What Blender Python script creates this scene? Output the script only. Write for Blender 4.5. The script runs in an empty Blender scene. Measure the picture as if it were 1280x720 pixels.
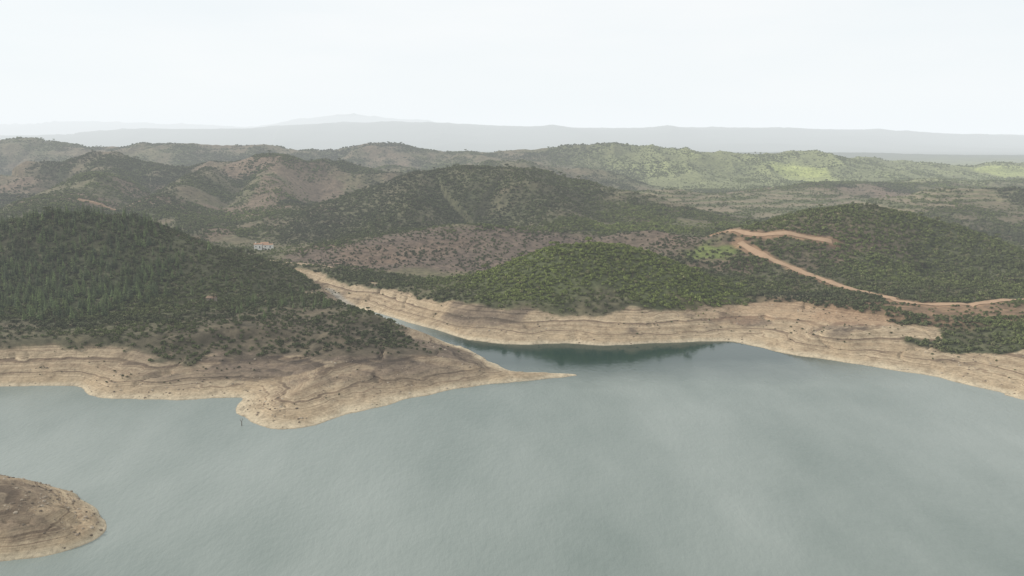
import bpy, math, numpy as np, time
from mathutils import Vector
T0=time.time()
rng=np.random.default_rng(7)
H=110.0; F=985.0; TH=math.radians(10.47)
# layout helpers: project image pixel coordinates (u,v) through the camera into world metres
def ray(u,v):
    a=(v-360)/F
    return (u-640)/F, math.cos(TH)-a*math.sin(TH), math.sin(TH)+a*math.cos(TH)
def gz(u,v,z=0.0):
    r,f,d=ray(u,v); t=(H-z)/d
    return (r*t,f*t)
def gy(u,v,Y):
    r,f,d=ray(u,v); t=Y/f
    return (r*t,Y,H-d*t)
# ---------- noise
TAB=rng.random((256,256))
def vnoise(x,y):
    xi=np.floor(x).astype(np.int64); yi=np.floor(y).astype(np.int64)
    fx=x-xi; fy=y-yi
    fx=fx*fx*fx*(fx*(fx*6-15)+10); fy=fy*fy*fy*(fy*(fy*6-15)+10)
    x0=xi&255; x1=(xi+1)&255; y0=yi&255; y1=(yi+1)&255
    a=TAB[x0,y0]; b=TAB[x1,y0]; c=TAB[x0,y1]; d=TAB[x1,y1]
    return (a+(b-a)*fx)*(1-fy)+(c+(d-c)*fx)*fy
def fbm(x,y,scale,octv=4,gain=0.5,ox=0.0):
    s=0;amp=1;tot=0;k=1.0/scale
    for i in range(octv):
        s=s+amp*vnoise(x*k+ox+17.3*i,y*k+ox*1.7+31.7*i); tot+=amp; amp*=gain;k*=2.03
    return s/tot
def ridged(x,y,scale,octv=4,ox=0.0):
    s=0;amp=1;tot=0;k=1.0/scale
    for i in range(octv):
        n=1-np.abs(2*vnoise(x*k+ox+11.1*i,y*k+ox*1.3+7.7*i)-1)
        s=s+amp*n*n;tot+=amp;amp*=.45;k*=2.1
    return s/tot
def catmull(P,n=5):
    P=np.array(P,float); out=[]
    Q=np.vstack([2*P[0]-P[1],P,2*P[-1]-P[-2]])
    for i in range(1,len(Q)-2):
        for k in range(n):
            t=k/n
            out.append(.5*((2*Q[i])+(-Q[i-1]+Q[i+1])*t+(2*Q[i-1]-5*Q[i]+4*Q[i+1]-Q[i+2])*t*t+(-Q[i-1]+3*Q[i]-3*Q[i+1]+Q[i+2])*t**3))
    out.append(P[-1]); return np.array(out)
def segdist(x,y,P):
    best=np.full(x.shape,1e18); zz=np.zeros(x.shape)
    for i in range(len(P)-1):
        ax,ay=P[i][:2];bx,by=P[i+1][:2]
        dx,dy=bx-ax,by-ay
        t=np.clip(((x-ax)*dx+(y-ay)*dy)/(dx*dx+dy*dy+1e-9),0,1)
        d=(x-ax-t*dx)**2+(y-ay-t*dy)**2
        m=d<best
        best=np.where(m,d,best)
        if len(P[i])>2: zz=np.where(m,P[i][2]+(P[i+1][2]-P[i][2])*t,zz)
    return np.sqrt(best),zz
def inside(x,y,P):
    c=np.zeros(x.shape,bool); n=len(P)
    for i in range(n):
        x1,y1=P[i][:2];x2,y2=P[(i+1)%n][:2]
        if y1==y2: continue
        cond=((y1>y)!=(y2>y))&(x<(x2-x1)*(y-y1)/(y2-y1)+x1)
        c^=cond
    return c
def sst(a,b,x):
    t=np.clip((x-a)/(b-a),0,1); return t*t*(3-2*t)
# ---------- layout: shoreline of the mainland and of the islet, world metres at water level
SH=[(-475,363),(-348,351),(-270,345),(-235,347),(-214,349),(-197,346),(-181,331),(-153,328),(-126,331),(-118,330),(-116,314),(-105,300),(-91,294),(-76,298),(-66,312),(-48,325),(-29,341),(-11,353),(8,358),(29,365),(16,369),(0,374),(-11,386),(-21,407),(-30,428),(-18,430),(0,424),(27,424),(71,424),(98,428),(119,430),(132,421),(145,406),(163,389),(182,377),(197,366),(209,353),(221,336),(222,328),(257,298),(342,252)]
isl_px=[(129,650),(125,666),(100,685),(50,700),(0,706),(-150,722),(-300,700),(-320,640),(-150,596),(0,592),(70,606),(112,632),(129,650)]
IS=[gz(*p) for p in isl_px]
RID={
'left':(60,[(-400,286,560),(-100,276,560),(0,273,570),(60,262,575),(140,260,580),(200,278,570),(260,305,560),(330,335,545),(385,362,520),(415,392,480)]),
'pen':(26,[(60,425,385),(200,412,400),(300,400,412),(420,402,415),(500,398,418),(535,405,418)]),
'knoll':(40,[(600,362,500),(650,332,520),(700,311,530),(780,309,530),(850,336,510),(905,374,490)]),
'brown':(62,[(370,335,660),(440,301,720),(540,283,760),(640,285,760),(720,298,750),(770,308,720)]),
'strip':(45,[(800,282,720),(870,292,680),(900,296,650)]),
'big':(125,[(330,300,820),(400,266,900),(480,228,1000),(540,207,1050),(600,204,1050),(660,210,1050),(720,226,1000),(770,250,950),(830,276,850)]),
'bigs':(50,[(520,220,1000),(500,250,880),(480,282,800)]),
'bigs2':(50,[(650,218,1000),(690,246,900),(710,277,800)]),
'mid':(110,[(-300,218,1300),(0,222,1300),(50,205,1350),(130,197,1400),(220,202,1400),(300,202,1400),(350,195,1400),(420,201,1400),(500,212,1350),(560,224,1300)]),
'mids':(60,[(350,197,1400),(330,232,1150),(350,276,950)]),
'mids2':(60,[(130,200,1400),(100,225,1100),(50,256,900)]),
'mids3':(50,[(250,210,1250),(200,243,1000),(250,284,850)]),
'farl':(200,[(-500,168,2200),(0,175,2200),(30,176,2250),(100,181,2200),(200,180,2200),(300,182,2250),(400,185,2300),(470,179,2300),(560,191,2300)]),
'farr':(200,[(600,195,2100),(660,188,2200),(770,181,2300),(850,187,2200),(950,192,2300),(1010,190,2300),(1100,198,2400),(1280,206,2400),(1600,200,2400)]),
'farm':(110,[(480,204,1750),(560,211,1700),(640,203,1700),(720,213,1700)]),
'field':(130,[(700,246,1300),(800,238,1250),(900,240,1300),(1050,230,1450),(1150,226,1600),(1300,223,1700)]),
'rdark':(100,[(1080,265,1000),(1150,245,1050),(1200,237,1100),(1290,241,1100),(1500,240,1100)]),
'right':(62,[(870,302,640),(900,292,640),(960,270,650),(1040,257,670),(1100,262,680),(1180,285,660),(1280,316,620),(1450,345,600)]),
'rstrip':(22,[(1170,417,402),(1280,428,386),(1400,440,370)]),
'f1':(900,[(-900,190,5000),(300,192,5000),(700,190,5200),(900,191,5200),(1280,194,5000),(2000,194,5000)]),
'f2':(1800,[(-900,165,11000),(0,170,11000),(100,165,11000),(250,160,11500),(350,158,12000),(430,154,12000),(540,155,12000),(700,159,12000),(900,158,12000),(1000,160,12000),(1200,168,12000),(1400,168,12000),(2200,168,12000)]),
'f3':(2500,[(-300,165,20000),(100,153,20000),(300,160,20000),(380,150,20000),(450,144,20000),(520,150,20000),(600,160,20000),(900,166,20000)]),
}
R={k:(w,[gy(*p) for p in pts]) for k,(w,pts) in RID.items()}
VAL=[gz(578,429,0)+(-1.5,),gz(545,417,0)+(-1.6,),gz(505,405,0)+(-1.5,),gz(470,395,0)+(-1.2,),gz(447,386,1)+(-.6,),gz(425,370,5)+(4.,),gz(395,350,8)+(8.,),gz(375,340,10)+(10.,),gz(300,325,14)+(14.,),gz(100,318,18)+(18.,)]
SHc=catmull(SH,4); ISc=catmull(IS,4)
LAND=[tuple(p) for p in SHc]+[(60000,SHc[-1][1]),(60000,90000),(-60000,90000),(-60000,SHc[0][1])]
def height(x,y):
    wx=x+(fbm(x,y,28,3,ox=3)-.5)*9; wy=y+(fbm(x,y,28,3,ox=9)-.5)*9
    wk=np.clip((y-350)/1150,.08,1.0)
    wrx=x+(fbm(x,y,220,3,ox=5)-.5)*70*wk; wry=y+(fbm(x,y,220,3,ox=8)-.5)*70*wk
    floor=np.interp(y,[300,450,520,600,900,1600,3000,5000,20000],[15,15,13,9,8,8,15,0,0])
    acc=np.zeros(x.shape)
    for k,(w,p) in R.items():
        ys=[q[1] for q in p]
        m=(y>min(ys)-3.5*w-50)&(y<max(ys)+3.5*w+50)
        if not m.any(): continue
        d,z=segdist(wrx[m],wry[m],catmull(p,3))
        h=np.clip(z-floor[m],0,None)*np.exp(-(d/w)**2*.75)
        acc[m]+=h**4
    hb=floor+acc**(1/4)
    amp=np.clip((hb-12)/30,0.12,1)*np.interp(y,[300,470,560,700,1200,2500,6000,20000],[6,7,12,18,27,30,60,200])
    rs=ridged(wrx,wry,190,4,ox=2)
    hb=hb+(rs-.66)*amp*np.where(y>4000,.0,1.0)
    far=y>4000
    if far.any(): hb[far]+=(ridged(x[far],y[far],1500,5,ox=4)-.45)*amp[far]*.7
    hb=hb+(fbm(x,y,30,3,ox=1)-.5)*3
    m=y<1000
    dv,vz=segdist(x[m]*.6+wx[m]*.4,y[m]*.6+wy[m]*.4,catmull(VAL,3))
    car=vz+np.clip(dv-2.6,0,None)*.55
    hb[m]=np.minimum(hb[m],car)*.5+.5*(-3*np.log(np.exp(-hb[m]/3)+np.exp(-car/3)))
    z=hb.copy()
    m=y<1000
    X,Y=wx[m],wy[m]
    d,_=segdist(X,Y,SHc); ins=inside(X,Y,LAND)
    sx=np.interp(X,[-400,-230,-190,-150,-60,0,30,100,140,300],[.5,.5,.4,.2,.2,.3,.36,.36,.18,.18])
    north=1/(1+np.exp(-(Y-425+np.clip(X,-60,20)*.15)/6))
    north=np.where(X>25,1,north)
    s=np.where(X<30,sx*(1-north)+.36*north,sx)
    zb=s*d+.15
    zb=zb+np.clip(d-12/s,0,None)*1.0
    kn=gz(1060,428,3); zb=zb+5*np.exp(-(((X-kn[0])/28)**2+((Y-kn[1])/11)**2))*(np.clip(d/12,0,1))
    zl=-2.0*np.log(np.exp(-np.clip(z[m],-50,400)/2.)+np.exp(-np.clip(zb,-50,400)/2.))
    zl=np.minimum(zl,zb)
    zl=np.where((dv>7)&(d>1.5),np.maximum(zl,.3),zl)
    di,_=segdist(X,Y,ISc); ii=inside(X,Y,ISc)
    zi=12*(1-np.exp(-di/17))
    zz=np.where(ins,zl,np.where(ii,zi,-np.minimum(np.minimum(d,di)*.4,12)-.05))
    k=1.2; q=(zz+(fbm(X,Y,45,3,ox=6)-.5)*3.0)/k; fr=q-np.floor(q); st=fr*fr*(3-2*fr)
    ta=1.0*sst(.3,.75,fbm(X,Y,30,3,ox=14))
    ter=zz+(st-fr)*k*ta*.9
    mm=(zz>.4)&(zz<13)
    zz=np.where(mm,ter,zz)+np.where(zz>.5,(fbm(X,Y,6,2,ox=12)-.5)*1.2,0)
    gul=ridged(X,Y,26,3,ox=21); zz=zz-np.where(zz>1.2,sst(.72,.95,gul)*2.0*sst(1,5,zz),0)
    z[m]=zz
    return z
NS=1060
sA=np.linspace(-1.05,1.05,NS)
yA=np.concatenate([np.geomspace(150,3000,1020,endpoint=False),np.geomspace(3000,40000,160)])
NR=len(yA)
S,Yg=np.meshgrid(sA,yA); Xg=S*Yg
x=Xg.ravel(); y=Yg.ravel()
z=height(x,y)
Z=z.reshape(NR,NS)
LY=np.log(yA)
def samp(A,px,py):
    j=np.interp(np.log(py),LY,np.arange(NR)); i=(px/py-sA[0])/(sA[1]-sA[0])
    i=np.clip(i,0,NS-1.001); j=np.clip(j,0,NR-1.001)
    i0=i.astype(int);j0=j.astype(int);fi=i-i0;fj=j-j0
    return (A[j0,i0]*(1-fi)+A[j0,i0+1]*fi)*(1-fj)+(A[j0+1,i0]*(1-fi)+A[j0+1,i0+1]*fi)*fj
def hz(px,py): return samp(Z,px,py)
def hit(u,v):
    r,f,d=ray(u,v); Y=np.geomspace(180,6000,3000); X=r*Y/f; zr=H-d*Y/f
    b=np.nonzero(hz(X,Y)>=zr)[0]
    i=b[0] if len(b) else len(Y)-1
    return (float(X[i]),float(Y[i]),float(max(0,hz(X[i:i+1],Y[i:i+1])[0])))
roads_px=[[(925,303),(950,318),(1000,340),(1060,360),(1100,370),(1130,378),(1200,380),(1280,375),(1350,378)],
 [(895,292),(940,293),(985,292),(1040,303)],[(100,250),(125,255),(150,263)]]
roads=[[hit(*p) for p in r] for r in roads_px]
# ---------- regional cover maps
def blob(px,py,u,v,rx,ry,w=.25,at=None):
    cx,cy=at if at else hit(u,v)[:2]
    n=(fbm(px,py,max(rx,ry)*.6,3,ox=u*.1)-.5)*1.6
    d=np.sqrt(((px-cx)/rx)**2+((py-cy)/ry)**2)+n*.8
    return 1-sst(1-w,1+w,d)
def cover(px,py,pz):
    n1=fbm(px,py,70,4,ox=31); n2=fbm(px,py,160,3,ox=41); n3=fbm(px,py,22,3,ox=51)
    dens=np.clip(.60+(n1-.5)*2.4+(n3-.5)*1.2,0.08,1)
    tint=np.clip(.32+(n2-.5)*1.4+(n3-.5)*.4,0,1)
    def reg(u,v,rx,ry,D,Tn,k=1.0,at=None):
        nonlocal dens,tint
        b=blob(px,py,u,v,rx,ry,at=at)*k
        dens=dens*(1-b)+(D+(n3-.5)*.6)*b; tint=tint*(1-b)+(Tn+(n1-.5)*.6)*b
    reg(540,235,220,170,.8,.12)
    reg(700,300,140,75,.38,.0,at=(75,680))
    reg(750,352,95,44,1.1,.9,at=(60,503))
    reg(200,330,190,80,.9,.22)
    reg(540,308,100,60,.36,.1)
    reg(450,325,60,50,.36,.1)
    reg(800,287,55,25,1,.95)
    reg(1120,320,120,80,.95,.45)
    reg(1010,350,50,45,.7,.25)
    reg(330,425,105,30,.62,.12); reg(490,400,60,14,.85,.3)
    reg(930,258,260,170,.42,.5)
    reg(1225,388,50,18,.2,.2)
    far=sst(1500,1800,py)*sst(100,500,px); tint=tint*(1-far)+(.75+(n1-.5)*.5)*far; dens=dens*(1-far)+(.45+(n1-.5)*1.6)*far  # far right: sunlit look carried by a brighter shrub tint
    return np.clip(dens,0,1),np.clip(tint,0,1),n1,n2,n3
dens,tint,n1,n2,n3=cover(x,y,z)
penm=np.exp(-(((x+95)/100)**2+((y-385)/50)**2)**2)
dv,_=segdist(x,y,catmull(VAL,3))
vl=11.3-3.6*penm+(fbm(x,y,38,4,ox=61)-.5)*8+(fbm(x,y,9,2,ox=66)-.5)*3-6*blob(x,y,1240,427,42,14)
vl=vl-np.clip(y-475,0,200)*.07*sst(25,55,dv)-np.clip(y-900,0,300)*.1
isl=(y<290)
bare=np.where(y<1000,1-sst(-.7,.7,z-vl),0.0); bare=np.where(isl,1.0,bare)
brown=np.clip(penm*sst(.8,2.6,z+(n3-.5)*4)*1.2,0,1)
brown=np.maximum(brown,sst(.50,.64,fbm(x,y,30,4,ox=77))*sst(1.5,6,z)*.85)
brown=np.where(isl,sst(1.2,5,z+(n3-.5)*8)*.7,brown)
streak=sst(.56,.68,fbm(x*.35,y,9,3,ox=81))
brown=brown*(1-.55*streak)
bed=(1-sst(1.2,4,dv+(n3-.5)*4))*(y<560)*(y>485)
red=np.clip(blob(x,y,1200,392,85,30)+blob(x,y,1000,385,60,18)*.6,0,1)
def C(*c): return np.array(c)[None,:]
def mix(a,b,t): return a*(1-t[:,None])+b*t[:,None]
O=np.ones((len(x),1))
col=mix(C(.155,.12,.083),C(.080,.084,.048),dens)
col=mix(col,C(.10,.12,.046)*O,tint*.6)
hb3=np.clip(blob(x,y,540,308,110,70)+blob(x,y,450,325,60,50)+blob(x,y,700,300,140,75,at=(75,680))*.7*(y>565),0,1)
col=mix(col,C(.140,.103,.082)*(0.7+.6*n3[:,None]),hb3*.8)
drypt=sst(.55,.66,fbm(x,y,110,4,ox=111))*(y>560)*(y<1600)
col=mix(col,C(.17,.122,.088)*(0.7+.6*n3[:,None]),drypt*.75)
col=mix(col,C(.115,.092,.066)*(0.7+.6*n3[:,None]),penm*.7)
fl=blob(x,y,930,258,300,190)
strp=.5+.5*np.sin((z+(n1-.5)*4)*2*np.pi/4.5)
col=mix(col,mix(C(.22,.18,.12)*O,C(.11,.125,.055),strp),fl*.8)
far=sst(1500,1800,y)*sst(50,400,x)
col=mix(col,C(.20,.22,.095)*(0.5+1.0*n1[:,None]),far*.85)  # far right ridge: sunlight painted in as lighter ground
for (u,v,rx,ry,c,k) in [(890,316,20,22,(.13,.17,.045),.8),(992,213,75,120,(.32,.35,.12),.9),(1262,216,90,110,(.30,.33,.12),.9),(1180,225,70,60,(.24,.25,.12),.6),(1030,226,120,50,(.24,.26,.11),.6),(880,225,170,60,(.2,.215,.10),.6),(990,275,60,25,(.22,.17,.11),.5)]:  # pale green blobs on far slopes: sunlit patches painted into field colour
    b=blob(x,y,u,v,rx,ry)
    col=mix(col,C(*c)*(0.7+.6*n3[:,None]),b*k)
col=mix(col,C(.24,.15,.095)*(0.7+.6*n3[:,None]),red*.7*(y>400))
rv=np.full(x.shape,1e9); mr_=(y>400)&(y<1400)
for r in roads:
    d,_=segdist(x[mr_],y[mr_],catmull(r,4)); t=rv[mr_]; rv[mr_]=np.minimum(t,d)
col=mix(col,C(.32,.20,.12)*(0.7+.6*n3[:,None]),(1-sst(3.0,8,rv+(n3-.5)*8))*.85)
farm=sst(3000,5000,y); col=mix(col,C(.10,.115,.085)*O,farm)
# ---------- terrain mesh
me=bpy.data.meshes.new("terrain")
co=np.stack([x,y,z],1).astype(np.float32)
me.vertices.add(len(co)); me.vertices.foreach_set("co",co.ravel())
I,J=np.meshgrid(np.arange(NS-1),np.arange(NR-1)); b=(J*NS+I).ravel()
keep=(np.maximum.reduce([Z[:-1,:-1],Z[1:,:-1],Z[:-1,1:],Z[1:,1:]])>-4).ravel()
b=b[keep]
fa=np.stack([b,b+1,b+NS+1,b+NS],1).astype(np.int32)
me.loops.add(fa.size); me.loops.foreach_set("vertex_index",fa.ravel())
me.polygons.add(len(fa)); me.polygons.foreach_set("loop_start",np.arange(0,fa.size,4,dtype=np.int32))
me.update(calc_edges=True); me.shade_smooth()
a=me.attributes.new("ground_col",'FLOAT_COLOR','POINT'); a.data.foreach_set("color",np.concatenate([np.clip(col,0,1),np.ones((len(x),1))],1).astype(np.float32).ravel())
for nm,arr in (("bare",bare),("brown",brown),("bed",bed),("redsoil",red)):
    a=me.attributes.new(nm,'FLOAT','POINT'); a.data.foreach_set("value",arr.astype(np.float32))
terrain=bpy.data.objects.new("terrain",me); bpy.context.collection.objects.link(terrain)
# ---------- node helpers
class NT:
    def __init__(s,name):
        s.m=bpy.data.materials.new(name); s.m.use_nodes=True; s.t=s.m.node_tree; s.b=s.t.nodes["Principled BSDF"]
        s.b.inputs["Roughness"].default_value=.95; s.b.inputs["Specular IOR Level"].default_value=.1
    def n(s,ty,**k):
        q=s.t.nodes.new(ty)
        for a,v in k.items(): setattr(q,a,v)
        return q
    def l(s,a,b): s.t.links.new(a,b)
    def set(s,inp,v):
        if isinstance(v,(int,float)): inp.default_value=v
        elif isinstance(v,tuple): inp.default_value=v if len(v)!=3 or inp.type!='RGBA' else v+(1,)
        else: s.l(v,inp)
    def math(s,op,a,b=0.0,c=None):
        q=s.n("ShaderNodeMath",operation=op); s.set(q.inputs[0],a); s.set(q.inputs[1],b)
        if c is not None: s.set(q.inputs[2],c)
        return q.outputs[0]
    def mix(s,f,a,b,bt='MIX'):
        q=s.n("ShaderNodeMix",data_type='RGBA',blend_type=bt); s.set(q.inputs[0],f); s.set(q.inputs[6],a); s.set(q.inputs[7],b); return q.outputs[2]
    def noise(s,vec,scale,detail=4,rough=.55,dim='3D'):
        q=s.n("ShaderNodeTexNoise",noise_dimensions=dim); q.inputs["Scale"].default_value=scale; q.inputs["Detail"].default_value=detail; q.inputs["Roughness"].default_value=rough
        if dim=='1D': s.l(vec,q.inputs["W"])
        else: s.l(vec,q.inputs["Vector"])
        return q.outputs["Fac"]
    def rng(s,v,a,b,c,d):
        q=s.n("ShaderNodeMapRange"); s.l(v,q.inputs[0])
        for i,k in enumerate((a,b,c,d)): q.inputs[i+1].default_value=k
        return q.outputs[0]
    def ramp(s,v,els):
        q=s.n("ShaderNodeValToRGB"); e=q.color_ramp.elements
        while len(e)<len(els): e.new(.5)
        for i,(p,c) in enumerate(els): e[i].position=p; e[i].color=c+(1,)
        s.l(v,q.inputs[0]); return q.outputs[0]
    def attr(s,name,ty='GEOMETRY'):
        q=s.n("ShaderNodeAttribute",attribute_name=name,attribute_type=ty); return q
M=NT("terrain_ground"); g=M.n("ShaderNodeNewGeometry"); P=g.outputs["Position"]; sp=M.n("ShaderNodeSeparateXYZ"); M.l(P,sp.inputs[0]); zz=sp.outputs[2]
wob=M.noise(P,.02,3); W_=M.math('ADD',zz,M.math('MULTIPLY',wob,5.0))
st=M.noise(W_,.55,3,.6,'1D')
strat=M.ramp(st,[(.32,(.17,.125,.085)),(.42,(.26,.19,.125)),(.49,(.47,.375,.25)),(.55,(.29,.215,.14)),(.62,(.43,.34,.225)),(.70,(.22,.16,.11))])
big=M.noise(P,.045,3)
strat=M.mix(M.rng(big,.44,.64,0,.5),strat,(.36,.27,.17))
brf=M.math('MULTIPLY',M.attr("brown").outputs["Fac"],M.rng(M.noise(P,.25,3),.3,.6,.75,1.0))
dk=M.mix(M.rng(st,.40,.58,0,1),(.068,.053,.041),(.17,.13,.097))
strat=M.mix(brf,strat,dk)
strat=M.mix(M.math('MULTIPLY',M.attr("redsoil").outputs["Fac"],.5),strat,(.31,.185,.11))
low=M.rng(M.math('ADD',zz,M.math('MULTIPLY',big,.9)),.9,2.1,1,0)
strat=M.mix(M.math('MULTIPLY',low,.9),strat,(.50,.42,.295))
wet=M.rng(zz,.08,.28,1,0); strat=M.mix(M.math('MULTIPLY',wet,.4),strat,(.2,.165,.12))
strat=M.mix(M.math('MULTIPLY',M.attr("bed").outputs["Fac"],.7),strat,(.36,.34,.29))
spk=M.noise(P,.7,4,.7); spk2=M.noise(P,.16,5,.68)
strat=M.mix(1.0,strat,M.ramp(spk,[(.30,(.68,.68,.68)),(.5,(1,1,1)),(.72,(1.15,1.15,1.15))]),'MULTIPLY')
strat=M.mix(1.0,strat,M.ramp(spk2,[(.35,(.75,.73,.72)),(.5,(1,1,1)),(.65,(1.1,1.09,1.07))]),'MULTIPLY')
gc=M.attr("ground_col").outputs["Color"]
gcol=M.mix(1.0,gc,M.ramp(spk2,[(.3,(.5,.52,.5)),(.5,(.95,.95,.95)),(.7,(1.4,1.36,1.32))]),'MULTIPLY')
fin=M.mix(M.attr("bare").outputs["Fac"],gcol,strat)
M.l(fin,M.b.inputs["Base Color"])
bp=M.n("ShaderNodeBump"); bp.inputs["Strength"].default_value=.7; bp.inputs["Distance"].default_value=1.2
M.l(M.noise(P,.35,5,.72),bp.inputs["Height"]); M.l(bp.outputs[0],M.b.inputs["Normal"])
me.materials.append(M.m)
# ---------- water
bpy.ops.mesh.primitive_plane_add(size=1,location=(0,0,0)); w=bpy.context.object; w.name="reservoir_water"; w.scale=(80000,80000,1)
bpy.ops.object.transform_apply(location=False,rotation=False,scale=True)
M=NT("water"); g=M.n("ShaderNodeNewGeometry"); P=g.outputs["Position"]
mp=M.n("ShaderNodeMapping"); M.l(P,mp.inputs[0]); mp.inputs["Scale"].default_value=(1,.45,1); mp.inputs["Rotation"].default_value=(0,0,.5)
sp=M.n("ShaderNodeSeparateXYZ"); M.l(P,sp.inputs[0])
patch=M.noise(mp.outputs[0],.012,4,.6)  # open-water sheen, painted as lighter patches of base colour
# sheltered bay is calmer; dark reflection of the hills is painted into its colour
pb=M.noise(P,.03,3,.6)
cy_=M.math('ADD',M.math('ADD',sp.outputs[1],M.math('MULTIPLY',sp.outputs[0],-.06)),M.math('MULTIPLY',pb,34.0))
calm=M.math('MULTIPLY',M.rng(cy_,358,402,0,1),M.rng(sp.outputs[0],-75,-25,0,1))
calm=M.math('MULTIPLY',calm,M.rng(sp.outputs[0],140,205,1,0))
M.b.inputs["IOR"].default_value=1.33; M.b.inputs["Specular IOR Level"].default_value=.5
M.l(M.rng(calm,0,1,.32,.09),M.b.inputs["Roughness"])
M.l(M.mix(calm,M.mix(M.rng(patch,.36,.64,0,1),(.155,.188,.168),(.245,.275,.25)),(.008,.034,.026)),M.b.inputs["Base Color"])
bp=M.n("ShaderNodeBump"); bp.inputs["Distance"].default_value=.3; M.l(M.rng(calm,0,1,.9,.10),bp.inputs["Strength"])
mp2=M.n("ShaderNodeMapping"); M.l(P,mp2.inputs[0]); mp2.inputs["Scale"].default_value=(1,.5,1); mp2.inputs["Rotation"].default_value=(0,0,-.3)
M.l(M.noise(mp2.outputs[0],.5,3,.6),bp.inputs["Height"]); M.l(bp.outputs[0],M.b.inputs["Normal"])
w.data.materials.append(M.m)
# ---------- vegetation prototypes
def foliage_mat(name,cd,cg,cx):
    M=NT(name); t=M.attr("tint",'INSTANCER').outputs["Fac"]; oi=M.n("ShaderNodeObjectInfo"); r=oi.outputs["Random"]
    c=M.mix(t,cd,cg); c=M.mix(M.rng(r,.88,1.0,0,.7),c,cx)
    v=M.rng(r,0,.86,.72,1.28); g=M.n("ShaderNodeNewGeometry"); nn=M.noise(g.outputs["Position"],1.3,1)
    v=M.math('MULTIPLY',v,M.rng(nn,.3,.7,.7,1.3))
    q=M.n("ShaderNodeVectorMath",operation='SCALE'); M.l(c,q.inputs[0]); M.l(v,q.inputs["Scale"]); M.l(q.outputs[0],M.b.inputs["Base Color"]); return M.m
fm=foliage_mat("scrub_foliage",(.078,.086,.046),(.165,.195,.056),(.15,.125,.08))
pm=foliage_mat("pine_foliage",(.052,.072,.036),(.112,.152,.050),(.07,.08,.04))
BK=NT("bark"); BK.b.inputs["Base Color"].default_value=(.12,.09,.065,1); bk=BK.m
def mesh_obj(name,V,Fc,mats,mi):
    m=bpy.data.meshes.new(name); m.from_pydata(V,[],Fc)
    for q in mats: m.materials.append(q)
    m.polygons.foreach_set("material_index",mi); m.update(); return bpy.data.objects.new(name,m)
def trunk(V,Fc,mi,p0,p1,r0,r1,n=5):
    p0=Vector(p0);p1=Vector(p1); ax=(p1-p0).normalized(); u=ax.orthogonal().normalized(); w=ax.cross(u); b=len(V)
    for p,r in((p0,r0),(p1,r1)):
        for i in range(n):
            a=2*math.pi*i/n; V.append(tuple(p+u*math.cos(a)*r+w*math.sin(a)*r))
    for i in range(n): Fc.append((b+i,b+(i+1)%n,b+n+(i+1)%n,b+n+i)); mi.append(1)
def crown(V,Fc,mi,c,rx,rz,nq,sz,rg):
    for k in range(nq):
        d=rg.normal(size=3); d/=np.linalg.norm(d); d[2]=abs(d[2])*1.0-.25*(rg.random()<.35)
        rad=.72+.32*rg.random()
        p=np.array([c[0]+d[0]*rx*rad,c[1]+d[1]*rx*rad,c[2]+d[2]*rz*rad])
        nrm=d+rg.normal(size=3)*.45; nrm/=np.linalg.norm(nrm)
        a=np.cross(nrm,rg.normal(size=3)); a/=np.linalg.norm(a)+1e-9; bb=np.cross(nrm,a)
        s=sz*(.6+.8*rg.random()); b=len(V)
        V.extend([tuple(p-a*s-bb*s*.6),tuple(p+a*s-bb*s*.7),tuple(p+a*s*.7+bb*s),tuple(p-a*s*.8+bb*s*.7)]); Fc.append((b,b+1,b+2,b+3)); mi.append(0)
def shrub(i):
    rg=np.random.default_rng(100+i); V=[];Fc=[];mi=[]
    trunk(V,Fc,mi,(0,0,-.3),(0,0,.6),.1,.06)
    for k in range(4+i%3):
        a=rg.random()*6.28; r=.15+.45*rg.random(); c=(math.cos(a)*r,math.sin(a)*r,.4+.35*rg.random())
        crown(V,Fc,mi,c,.42+.2*rg.random(),.38+.22*rg.random(),24,.2,rg)
    return mesh_obj(f"shrub_{i}",V,Fc,[fm,bk],mi)
def tree(i,umb=False):
    rg=np.random.default_rng(200+i); V=[];Fc=[];mi=[]
    h=1.6 if umb else 1.0
    trunk(V,Fc,mi,(0,0,-.3),(.05,0,h),.09,.05)
    for k in range(6):
        a=k*1.05+rg.random()*.6; r=.35+.25*rg.random(); zc=h+.25*rg.random()
        trunk(V,Fc,mi,(.03,0,h*.75),(math.cos(a)*r,math.sin(a)*r,zc),.04,.02,4)
        crown(V,Fc,mi,(math.cos(a)*r,math.sin(a)*r,zc+.1),.45,.28 if umb else .5,30,.16,rg)
    return mesh_obj(f"tree_{i}",V,Fc,[fm,bk],mi)
def pine(i):
    rg=np.random.default_rng(300+i); V=[];Fc=[];mi=[]
    trunk(V,Fc,mi,(0,0,-.5),(0,0,5.6),.16,.03)
    nt=11
    for t in range(nt):
        f=t/(nt-1); zc=1.0+f*4.8; r=(1.35-1.2*f)*(0.85+.3*rg.random())
        n=9
        for k in range(n):
            a=2*math.pi*k/n+rg.random()*.5+t; rr=r*(.75+.45*rg.random()); dz=-.28*rr+.1*rg.random(); wd=.30*rr+.07
            ca,sa=math.cos(a),math.sin(a); b=len(V); z0=zc+.12
            V.extend([(ca*.05,sa*.05,z0),(ca*rr*.6-sa*wd,sa*rr*.6+ca*wd,zc+dz*.5),(ca*rr,sa*rr,zc+dz),(ca*rr*.6+sa*wd,sa*rr*.6-ca*wd,zc+dz*.5-.05)]); Fc.append((b,b+1,b+2,b+3)); mi.append(0)
    return mesh_obj(f"pine_{i}",V,Fc,[pm,bk],mi)
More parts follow.
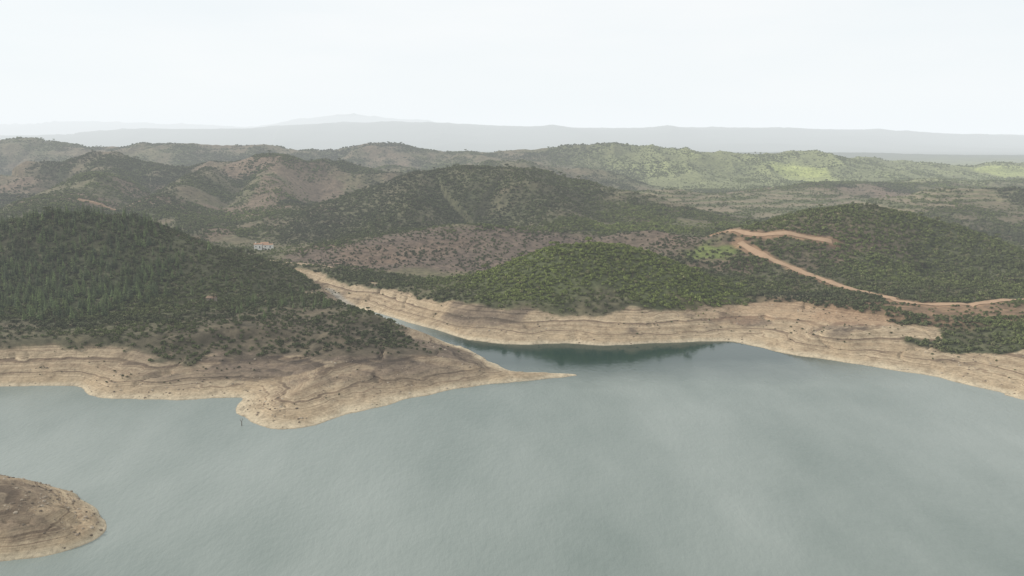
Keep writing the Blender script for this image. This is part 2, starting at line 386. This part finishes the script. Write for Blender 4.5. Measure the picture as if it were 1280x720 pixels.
def rock(i):
    import bmesh
    rg=np.random.default_rng(400+i); bm=bmesh.new(); bmesh.ops.create_icosphere(bm,subdivisions=1,radius=.5)
    for v in bm.verts: v.co=Vector((v.co.x*(.8+.5*rg.random()),v.co.y*(.8+.4*rg.random()),v.co.z*(.5+.4*rg.random())))
    m=bpy.data.meshes.new(f"rock_{i}"); bm.to_mesh(m); m.materials.append(rockm); return bpy.data.objects.new(f"rock_{i}",m)
RM=NT("rock"); oi=RM.n("ShaderNodeObjectInfo"); RM.l(RM.ramp(oi.outputs["Random"],[(0,(.10,.08,.06)),(.5,(.24,.19,.14)),(1,(.42,.36,.28))]),RM.b.inputs["Base Color"]); rockm=RM.m
def coll(name,obs):
    c=bpy.data.collections.new(name)
    for o in obs: c.objects.link(o)
    return c
def scatter(name,c,px,py,pz,sc,ti,zs=None):
    m=bpy.data.meshes.new(name); n=len(px); m.vertices.add(n); m.vertices.foreach_set("co",np.stack([px,py,pz],1).astype(np.float32).ravel())
    zs=sc if zs is None else zs
    a=m.attributes.new("scl",'FLOAT_VECTOR','POINT'); a.data.foreach_set("vector",np.stack([sc,sc,zs],1).astype(np.float32).ravel())
    a=m.attributes.new("tint",'FLOAT','POINT'); a.data.foreach_set("value",ti.astype(np.float32))
    a=m.attributes.new("rot",'FLOAT_VECTOR','POINT'); a.data.foreach_set("vector",np.stack([rng.normal(0,.08,n),rng.normal(0,.08,n),rng.random(n)*6.28],1).astype(np.float32).ravel())
    o=bpy.data.objects.new(name,m); bpy.context.collection.objects.link(o)
    t=bpy.data.node_groups.new(name,'GeometryNodeTree'); t.interface.new_socket("Geometry",in_out='INPUT',socket_type='NodeSocketGeometry'); t.interface.new_socket("Geometry",in_out='OUTPUT',socket_type='NodeSocketGeometry')
    N=t.nodes; gi=N.new("NodeGroupInput"); go=N.new("NodeGroupOutput"); ip=N.new("GeometryNodeInstanceOnPoints"); ci=N.new("GeometryNodeCollectionInfo")
    ci.inputs[0].default_value=c; ci.inputs[1].default_value=True; ci.inputs[2].default_value=True
    def at(nm,ty):
        q=N.new("GeometryNodeInputNamedAttribute"); q.data_type=ty; q.inputs[0].default_value=nm; return q.outputs[0]
    t.links.new(gi.outputs[0],ip.inputs["Points"]); t.links.new(ci.outputs[0],ip.inputs["Instance"]); ip.inputs["Pick Instance"].default_value=True
    t.links.new(at("rot",'FLOAT_VECTOR'),ip.inputs["Rotation"]); t.links.new(at("scl",'FLOAT_VECTOR'),ip.inputs["Scale"])
    t.links.new(ip.outputs[0],go.inputs[0])
    md=o.modifiers.new("scatter",'NODES'); md.node_group=t; return o
cs=coll("shrub_kinds",[shrub(i) for i in range(6)]); ct=coll("tree_kinds",[tree(0),tree(1),tree(2,True),tree(3,True)]); cp=coll("pine_kinds",[pine(i) for i in range(4)]); cr_=coll("rock_kinds",[rock(i) for i in range(4)])
def cand(N,y0,y1,smax=.8):
    yy=y0*np.exp(rng.random(N)*math.log(y1/y0)); ss=(rng.random(N)*2-1)*smax; return ss*yy,yy
B3=bare.reshape(NR,NS); RV=rv.reshape(NR,NS); FL=fl.reshape(NR,NS)
N=600000; px,py=cand(N,300,3000)
pz=hz(px,py); D,Tn,a1,a2,a3=cover(px,py,pz)
nd=N/(math.log(10)*1.6*py**2)
tgt=np.interp(py,[300,600,1000,2000,3000],[.20,.17,.10,.04,.02])
b_=samp(B3,px,py); rvs=samp(RV,px,py); fls=samp(FL,px,py)
row=(np.mod(pz+(a1-.5)*4,4.5)/4.5)
acc=np.minimum(1,tgt/nd)*np.clip(D*1.35-.15,.03,1.3)*np.where(fls>.5,np.where(row<.5,1,.12),1)
acc=np.where(b_>.5,acc*.05*(pz>3),acc); acc=np.where(rvs<5.0,0,acc); acc=np.where(pz<1.5,0,acc)
for (u,v,rx,ry) in [(992,213,75,120),(1262,216,90,110),(890,316,18,20)]:
    acc=acc*(1-.85*blob(px,py,u,v,rx,ry))
pine_m=blob(px,py,20,345,85,75)
k=rng.random(N)<acc*(1-.4*pine_m)
base=np.interp(py,[300,600,1200,2200,3000],[1.15,1.35,1.85,2.5,3.0])
sc=base*(.55+.7*rng.random(N)**1.5)*(.6+.5*D)
sc=np.where(b_>.5,sc*.45,sc)
scatter("scrubland_shrubs",cs,px[k],py[k],pz[k],sc[k],Tn[k]); n_sh=k.sum()
N2=26000; px,py=cand(N2,400,2800); pz=hz(px,py); D,Tn,a1,a2,a3=cover(px,py,pz)
nd=N2/(math.log(7)*1.6*py**2); b_=samp(B3,px,py); rvs=samp(RV,px,py)
crest=np.clip((pz-95)/12,0,1)*(py>1900)
acc=np.minimum(1,.006/nd)*sst(.5,.9,D)*.5+crest*.35*sst(.45,.6,a1); acc=np.where((b_>.3)|(rvs<6)|(pz<12),0,acc)
k=rng.random(N2)<acc; sc=(1.5+1.5*rng.random(N2)**2)*np.interp(py,[500,1500,2500],[1,1.15,1.4])
scatter("oak_trees",ct,px[k],py[k],pz[k],sc[k],np.clip(Tn[k]-.1,0,1))
N3=30000; cx,cy,_=hit(20,345); px=cx-110+rng.random(N3)*240; py=cy-90+rng.random(N3)*230; pz=hz(px,py)
pb=blob(px,py,20,345,105,85); b_=samp(B3,px,py)
extra=blob(px,py,150,285,60,40)*.25
k=(rng.random(N3)<np.clip(pb+extra,0,1)*.13)&(b_<.2)&(pz>13)
scatter("pine_forest",cp,px[k],py[k],pz[k],.65+.85*rng.random(k.sum()),rng.random(k.sum())*.9)
px=[];py=[]
for (u,v,r_,n_) in [(350,385,22,40),(300,372,25,25),(255,352,30,25)]:
    c0=hit(u,v); px.append(c0[0]+rng.normal(0,r_,n_)); py.append(c0[1]+rng.normal(0,r_*.6,n_))
px=np.concatenate(px);py=np.concatenate(py);pz=hz(px,py); k=pz>12
scatter("pine_grove",cp,px[k],py[k],pz[k],.6+.6*rng.random(k.sum()),.3+rng.random(k.sum())*.6)
N4=60000; px,py=cand(N4,160,620,.75); pz=hz(px,py); b_=samp(B3,px,py)
cl=fbm(px,py,14,3,ox=91)
k=(b_>.6)&(pz>.3)&(pz<13)&(rng.random(N4)<np.clip((cl-.42)*4,0.03,1)*.5)
scatter("shore_rocks",cr_,px[k],py[k],pz[k],.35+1.0*rng.random(k.sum())**3,px[k]*0)
# ---------- tracks
RD=NT("dirt"); g=RD.n("ShaderNodeNewGeometry"); RD.l(RD.mix(RD.noise(g.outputs["Position"],.25,5,.6),(.30,.19,.115),(.46,.32,.21)),RD.b.inputs["Base Color"])
for r,hw in zip(roads,(3.2,2.6,1.6)):
    c=catmull([q[:2] for q in r],10); V=[];Fc=[]
    L=np.concatenate([[0],np.cumsum(np.hypot(*np.diff(c,axis=0).T))]); t=np.arange(0,L[-1],2.0); cx=np.interp(t,L,c[:,0]); cy=np.interp(t,L,c[:,1])
    tx=np.gradient(cx);ty=np.gradient(cy);ln=np.hypot(tx,ty);tx/=ln;ty/=ln
    for i in range(len(t)):
        wv=hw*(.75+.5*vnoise(np.array([t[i]*.12]),np.array([hw]))[0])
        for j in range(5):
            o=(j-2)/2*wv; X=cx[i]-ty[i]*o; Y=cy[i]+tx[i]*o; V.append((X,Y,float(hz(np.array([X]),np.array([Y]))[0])+.3))
        if i: b=5*i; Fc+= [(b-5+j,b-4+j,b+j+1,b+j) for j in range(4)]
    m=bpy.data.meshes.new("dirt_track"); m.from_pydata(V,[],Fc); m.materials.append(RD.m); m.shade_smooth(); bpy.context.collection.objects.link(bpy.data.objects.new("dirt_track",m))
# ---------- buildings
def flat(name,c,var=.15):
    M=NT(name); g=M.n("ShaderNodeNewGeometry"); M.l(M.mix(M.noise(g.outputs["Position"],1.2,4),tuple(q*(1-var) for q in c),tuple(min(1,q*(1+var)) for q in c)),M.b.inputs["Base Color"]); return M.m
white=flat("whitewash",(.78,.76,.71)); tile=flat("roof_tile",(.36,.22,.145),.3); dark=flat("window_glass",(.05,.055,.06)); stone=flat("stone",(.28,.24,.19),.3); otile=flat("old_tile",(.24,.17,.12),.3); wood=flat("weathered_wood",(.12,.10,.08))
def part(par,name,V,Fc,mat):
    m=bpy.data.meshes.new(name); m.from_pydata(V,[],Fc); m.materials.append(mat); m.update(); o=bpy.data.objects.new(name,m); bpy.context.collection.objects.link(o); o.parent=par; return o
def boxv(x0,y0,z0,x1,y1,z1): return [(x0,y0,z0),(x1,y0,z0),(x1,y1,z0),(x0,y1,z0),(x0,y0,z1),(x1,y0,z1),(x1,y1,z1),(x0,y1,z1)]
BF=[(0,3,2,1),(4,5,6,7),(0,1,5,4),(1,2,6,5),(2,3,7,6),(3,0,4,7)]
def house(name,loc,rot,blocks,wallm,roofm):
    e=bpy.data.objects.new(name,None); bpy.context.collection.objects.link(e); e.location=loc; e.rotation_euler=(0,0,rot)
    for i,(x0,y0,x1,y1,h,rh) in enumerate(blocks):
        ym=(y0+y1)/2; V=boxv(x0,y0,-2.5,x1,y1,h)+[(x0,ym,h+rh),(x1,ym,h+rh)]
        part(e,f"walls_{i}",V,[(0,3,2,1),(0,1,5,4),(2,3,7,6),(3,0,4,8,7),(1,2,6,9,5)],wallm)
        o=.35; k=rh/((y1-y0)/2); zr=h+rh+.12; ze=h-o*k+.12; RVv=[]
        for dz in(0,.16): RVv+=[(x0-o,y0-o,ze+dz),(x1+o,y0-o,ze+dz),(x1+o,ym,zr+dz),(x0-o,ym,zr+dz),(x0-o,y1+o,ze+dz),(x1+o,y1+o,ze+dz)]
        part(e,f"roof_{i}",RVv,[(0,3,2,1),(3,4,5,2),(6,7,8,9),(9,8,11,10),(0,1,7,6),(4,10,11,5),(0,6,9,3),(3,9,10,4),(1,2,8,7),(2,5,11,8)],roofm)
        n=max(1,int((x1-x0)/3.2))
        for j in range(n):
            cx=x0+(j+.5)*(x1-x0)/n; door=(j==n//2)
            part(e,f"door_{i}_{j}" if door else f"window_{i}_{j}",boxv(cx-.45,y0-.06,0 if door else 1.0,cx+.45,y0+.05,2.1),BF,dark)
    part(e,"chimney",boxv(blocks[0][0]+1.2,blocks[0][1]+1.2,blocks[0][4],blocks[0][0]+1.9,blocks[0][1]+1.9,blocks[0][4]+blocks[0][5]+1.3),BF,wallm)
    return e
q=hit(330,312)
house("farmhouse",(q[0],q[1],q[2]+1.6),.12,[(-8.5,-3,-1.5,2.0,3.7,.8),(-.6,-2.0,8.5,2.4,3.0,.7),(-3.5,3.4,3.5,7.4,3.8,.8)],white,tile)
q=hit(265,377); house("stone_cottage",(q[0],q[1],q[2]+.3),-.2,[(-2.6,-1.6,2.6,1.6,2.1,.9)],stone,otile)
q=gz(302,532); V=[];Fc=[];mi=[]
trunk(V,Fc,mi,(0,0,-1.5),(.15,0,1.6),.22,.13,7); trunk(V,Fc,mi,(.15,0,1.6),(.5,.1,3.1),.12,.04,6); trunk(V,Fc,mi,(.12,0,1.4),(-.6,.1,2.5),.09,.03,6); trunk(V,Fc,mi,(.3,0,2.2),(.9,-.2,2.6),.05,.02,5); trunk(V,Fc,mi,(-.3,0,2.0),(-.4,.3,3.0),.05,.02,5)
o=mesh_obj("dead_tree",V,Fc,[wood,wood],mi); bpy.context.collection.objects.link(o); o.location=(q[0],q[1],0)
# ---------- haze (box of glowing air; emission stands in for scattered light)
bpy.ops.mesh.primitive_cube_add(size=1,location=(0,10000,330)); hbx=bpy.context.object; hbx.name="haze_glow"; hbx.scale=(90000,90000,740)
m=bpy.data.materials.new("haze_glow"); m.use_nodes=True; nt=m.node_tree; nt.nodes.clear(); o=nt.nodes.new("ShaderNodeOutputMaterial")
sg=1.12e-4; va=nt.nodes.new("ShaderNodeVolumeAbsorption"); va.inputs["Color"].default_value=(0,0,0,1); va.inputs["Density"].default_value=sg
em=nt.nodes.new("ShaderNodeEmission"); em.inputs[0].default_value=(.915,.96,.985,1); em.inputs[1].default_value=sg; ad=nt.nodes.new("ShaderNodeAddShader")
nt.links.new(va.outputs[0],ad.inputs[0]); nt.links.new(em.outputs[0],ad.inputs[1]); nt.links.new(ad.outputs[0],o.inputs["Volume"]); hbx.data.materials.append(m)
# ---------- sky and sun
AZ=-78; EL=27
W=bpy.data.worlds.new("World"); bpy.context.scene.world=W; W.use_nodes=True; nt=W.node_tree; bg=nt.nodes["Background"]; bg.inputs[1].default_value=.1
sk=nt.nodes.new("ShaderNodeTexSky"); sk.sky_type='NISHITA'; sk.sun_disc=False; sk.sun_elevation=math.radians(EL); sk.sun_rotation=math.radians(AZ)
tc=nt.nodes.new("ShaderNodeTexCoord"); mp=nt.nodes.new("ShaderNodeMapping"); mp.inputs["Scale"].default_value=(1,1,5); nt.links.new(tc.outputs["Generated"],mp.inputs[0])
nz=nt.nodes.new("ShaderNodeTexNoise"); nz.inputs["Scale"].default_value=2.2; nz.inputs["Detail"].default_value=5; nt.links.new(mp.outputs[0],nz.inputs[0])
cl=nt.nodes.new("ShaderNodeMix"); cl.data_type='RGBA'; cl.inputs[6].default_value=(9.2,9.7,9.9,1); cl.inputs[7].default_value=(10.2,10.3,10.3,1)
mr=nt.nodes.new("ShaderNodeMapRange"); mr.inputs[1].default_value=.35; mr.inputs[2].default_value=.65; nt.links.new(nz.outputs[0],mr.inputs[0]); nt.links.new(mr.outputs[0],cl.inputs[0])
mx=nt.nodes.new("ShaderNodeMix"); mx.data_type='RGBA'; mx.inputs[0].default_value=.9; nt.links.new(sk.outputs[0],mx.inputs[6]); nt.links.new(cl.outputs[2],mx.inputs[7]); nt.links.new(mx.outputs[2],bg.inputs[0])
L=bpy.data.lights.new("sun",'SUN'); L.energy=3.6; L.angle=math.radians(4); L.color=(1,.95,.88)
lo=bpy.data.objects.new("sun",L); bpy.context.collection.objects.link(lo)
az=math.radians(AZ); el=math.radians(EL)
lo.rotation_euler=Vector((math.sin(az)*math.cos(el),math.cos(az)*math.cos(el),math.sin(el))).to_track_quat('Z','Y').to_euler()
c=bpy.data.cameras.new("camera"); c.lens=F/1280*36; c.clip_end=150000; c.clip_start=1
cam=bpy.data.objects.new("camera",c); cam.location=(0,0,H); cam.rotation_euler=(math.pi/2-TH,0,0); bpy.context.collection.objects.link(cam); bpy.context.scene.camera=cam
vs=bpy.context.scene.view_settings; vs.view_transform='Standard'; vs.look='None'; vs.exposure=0
print("done",time.time()-T0,n_sh)
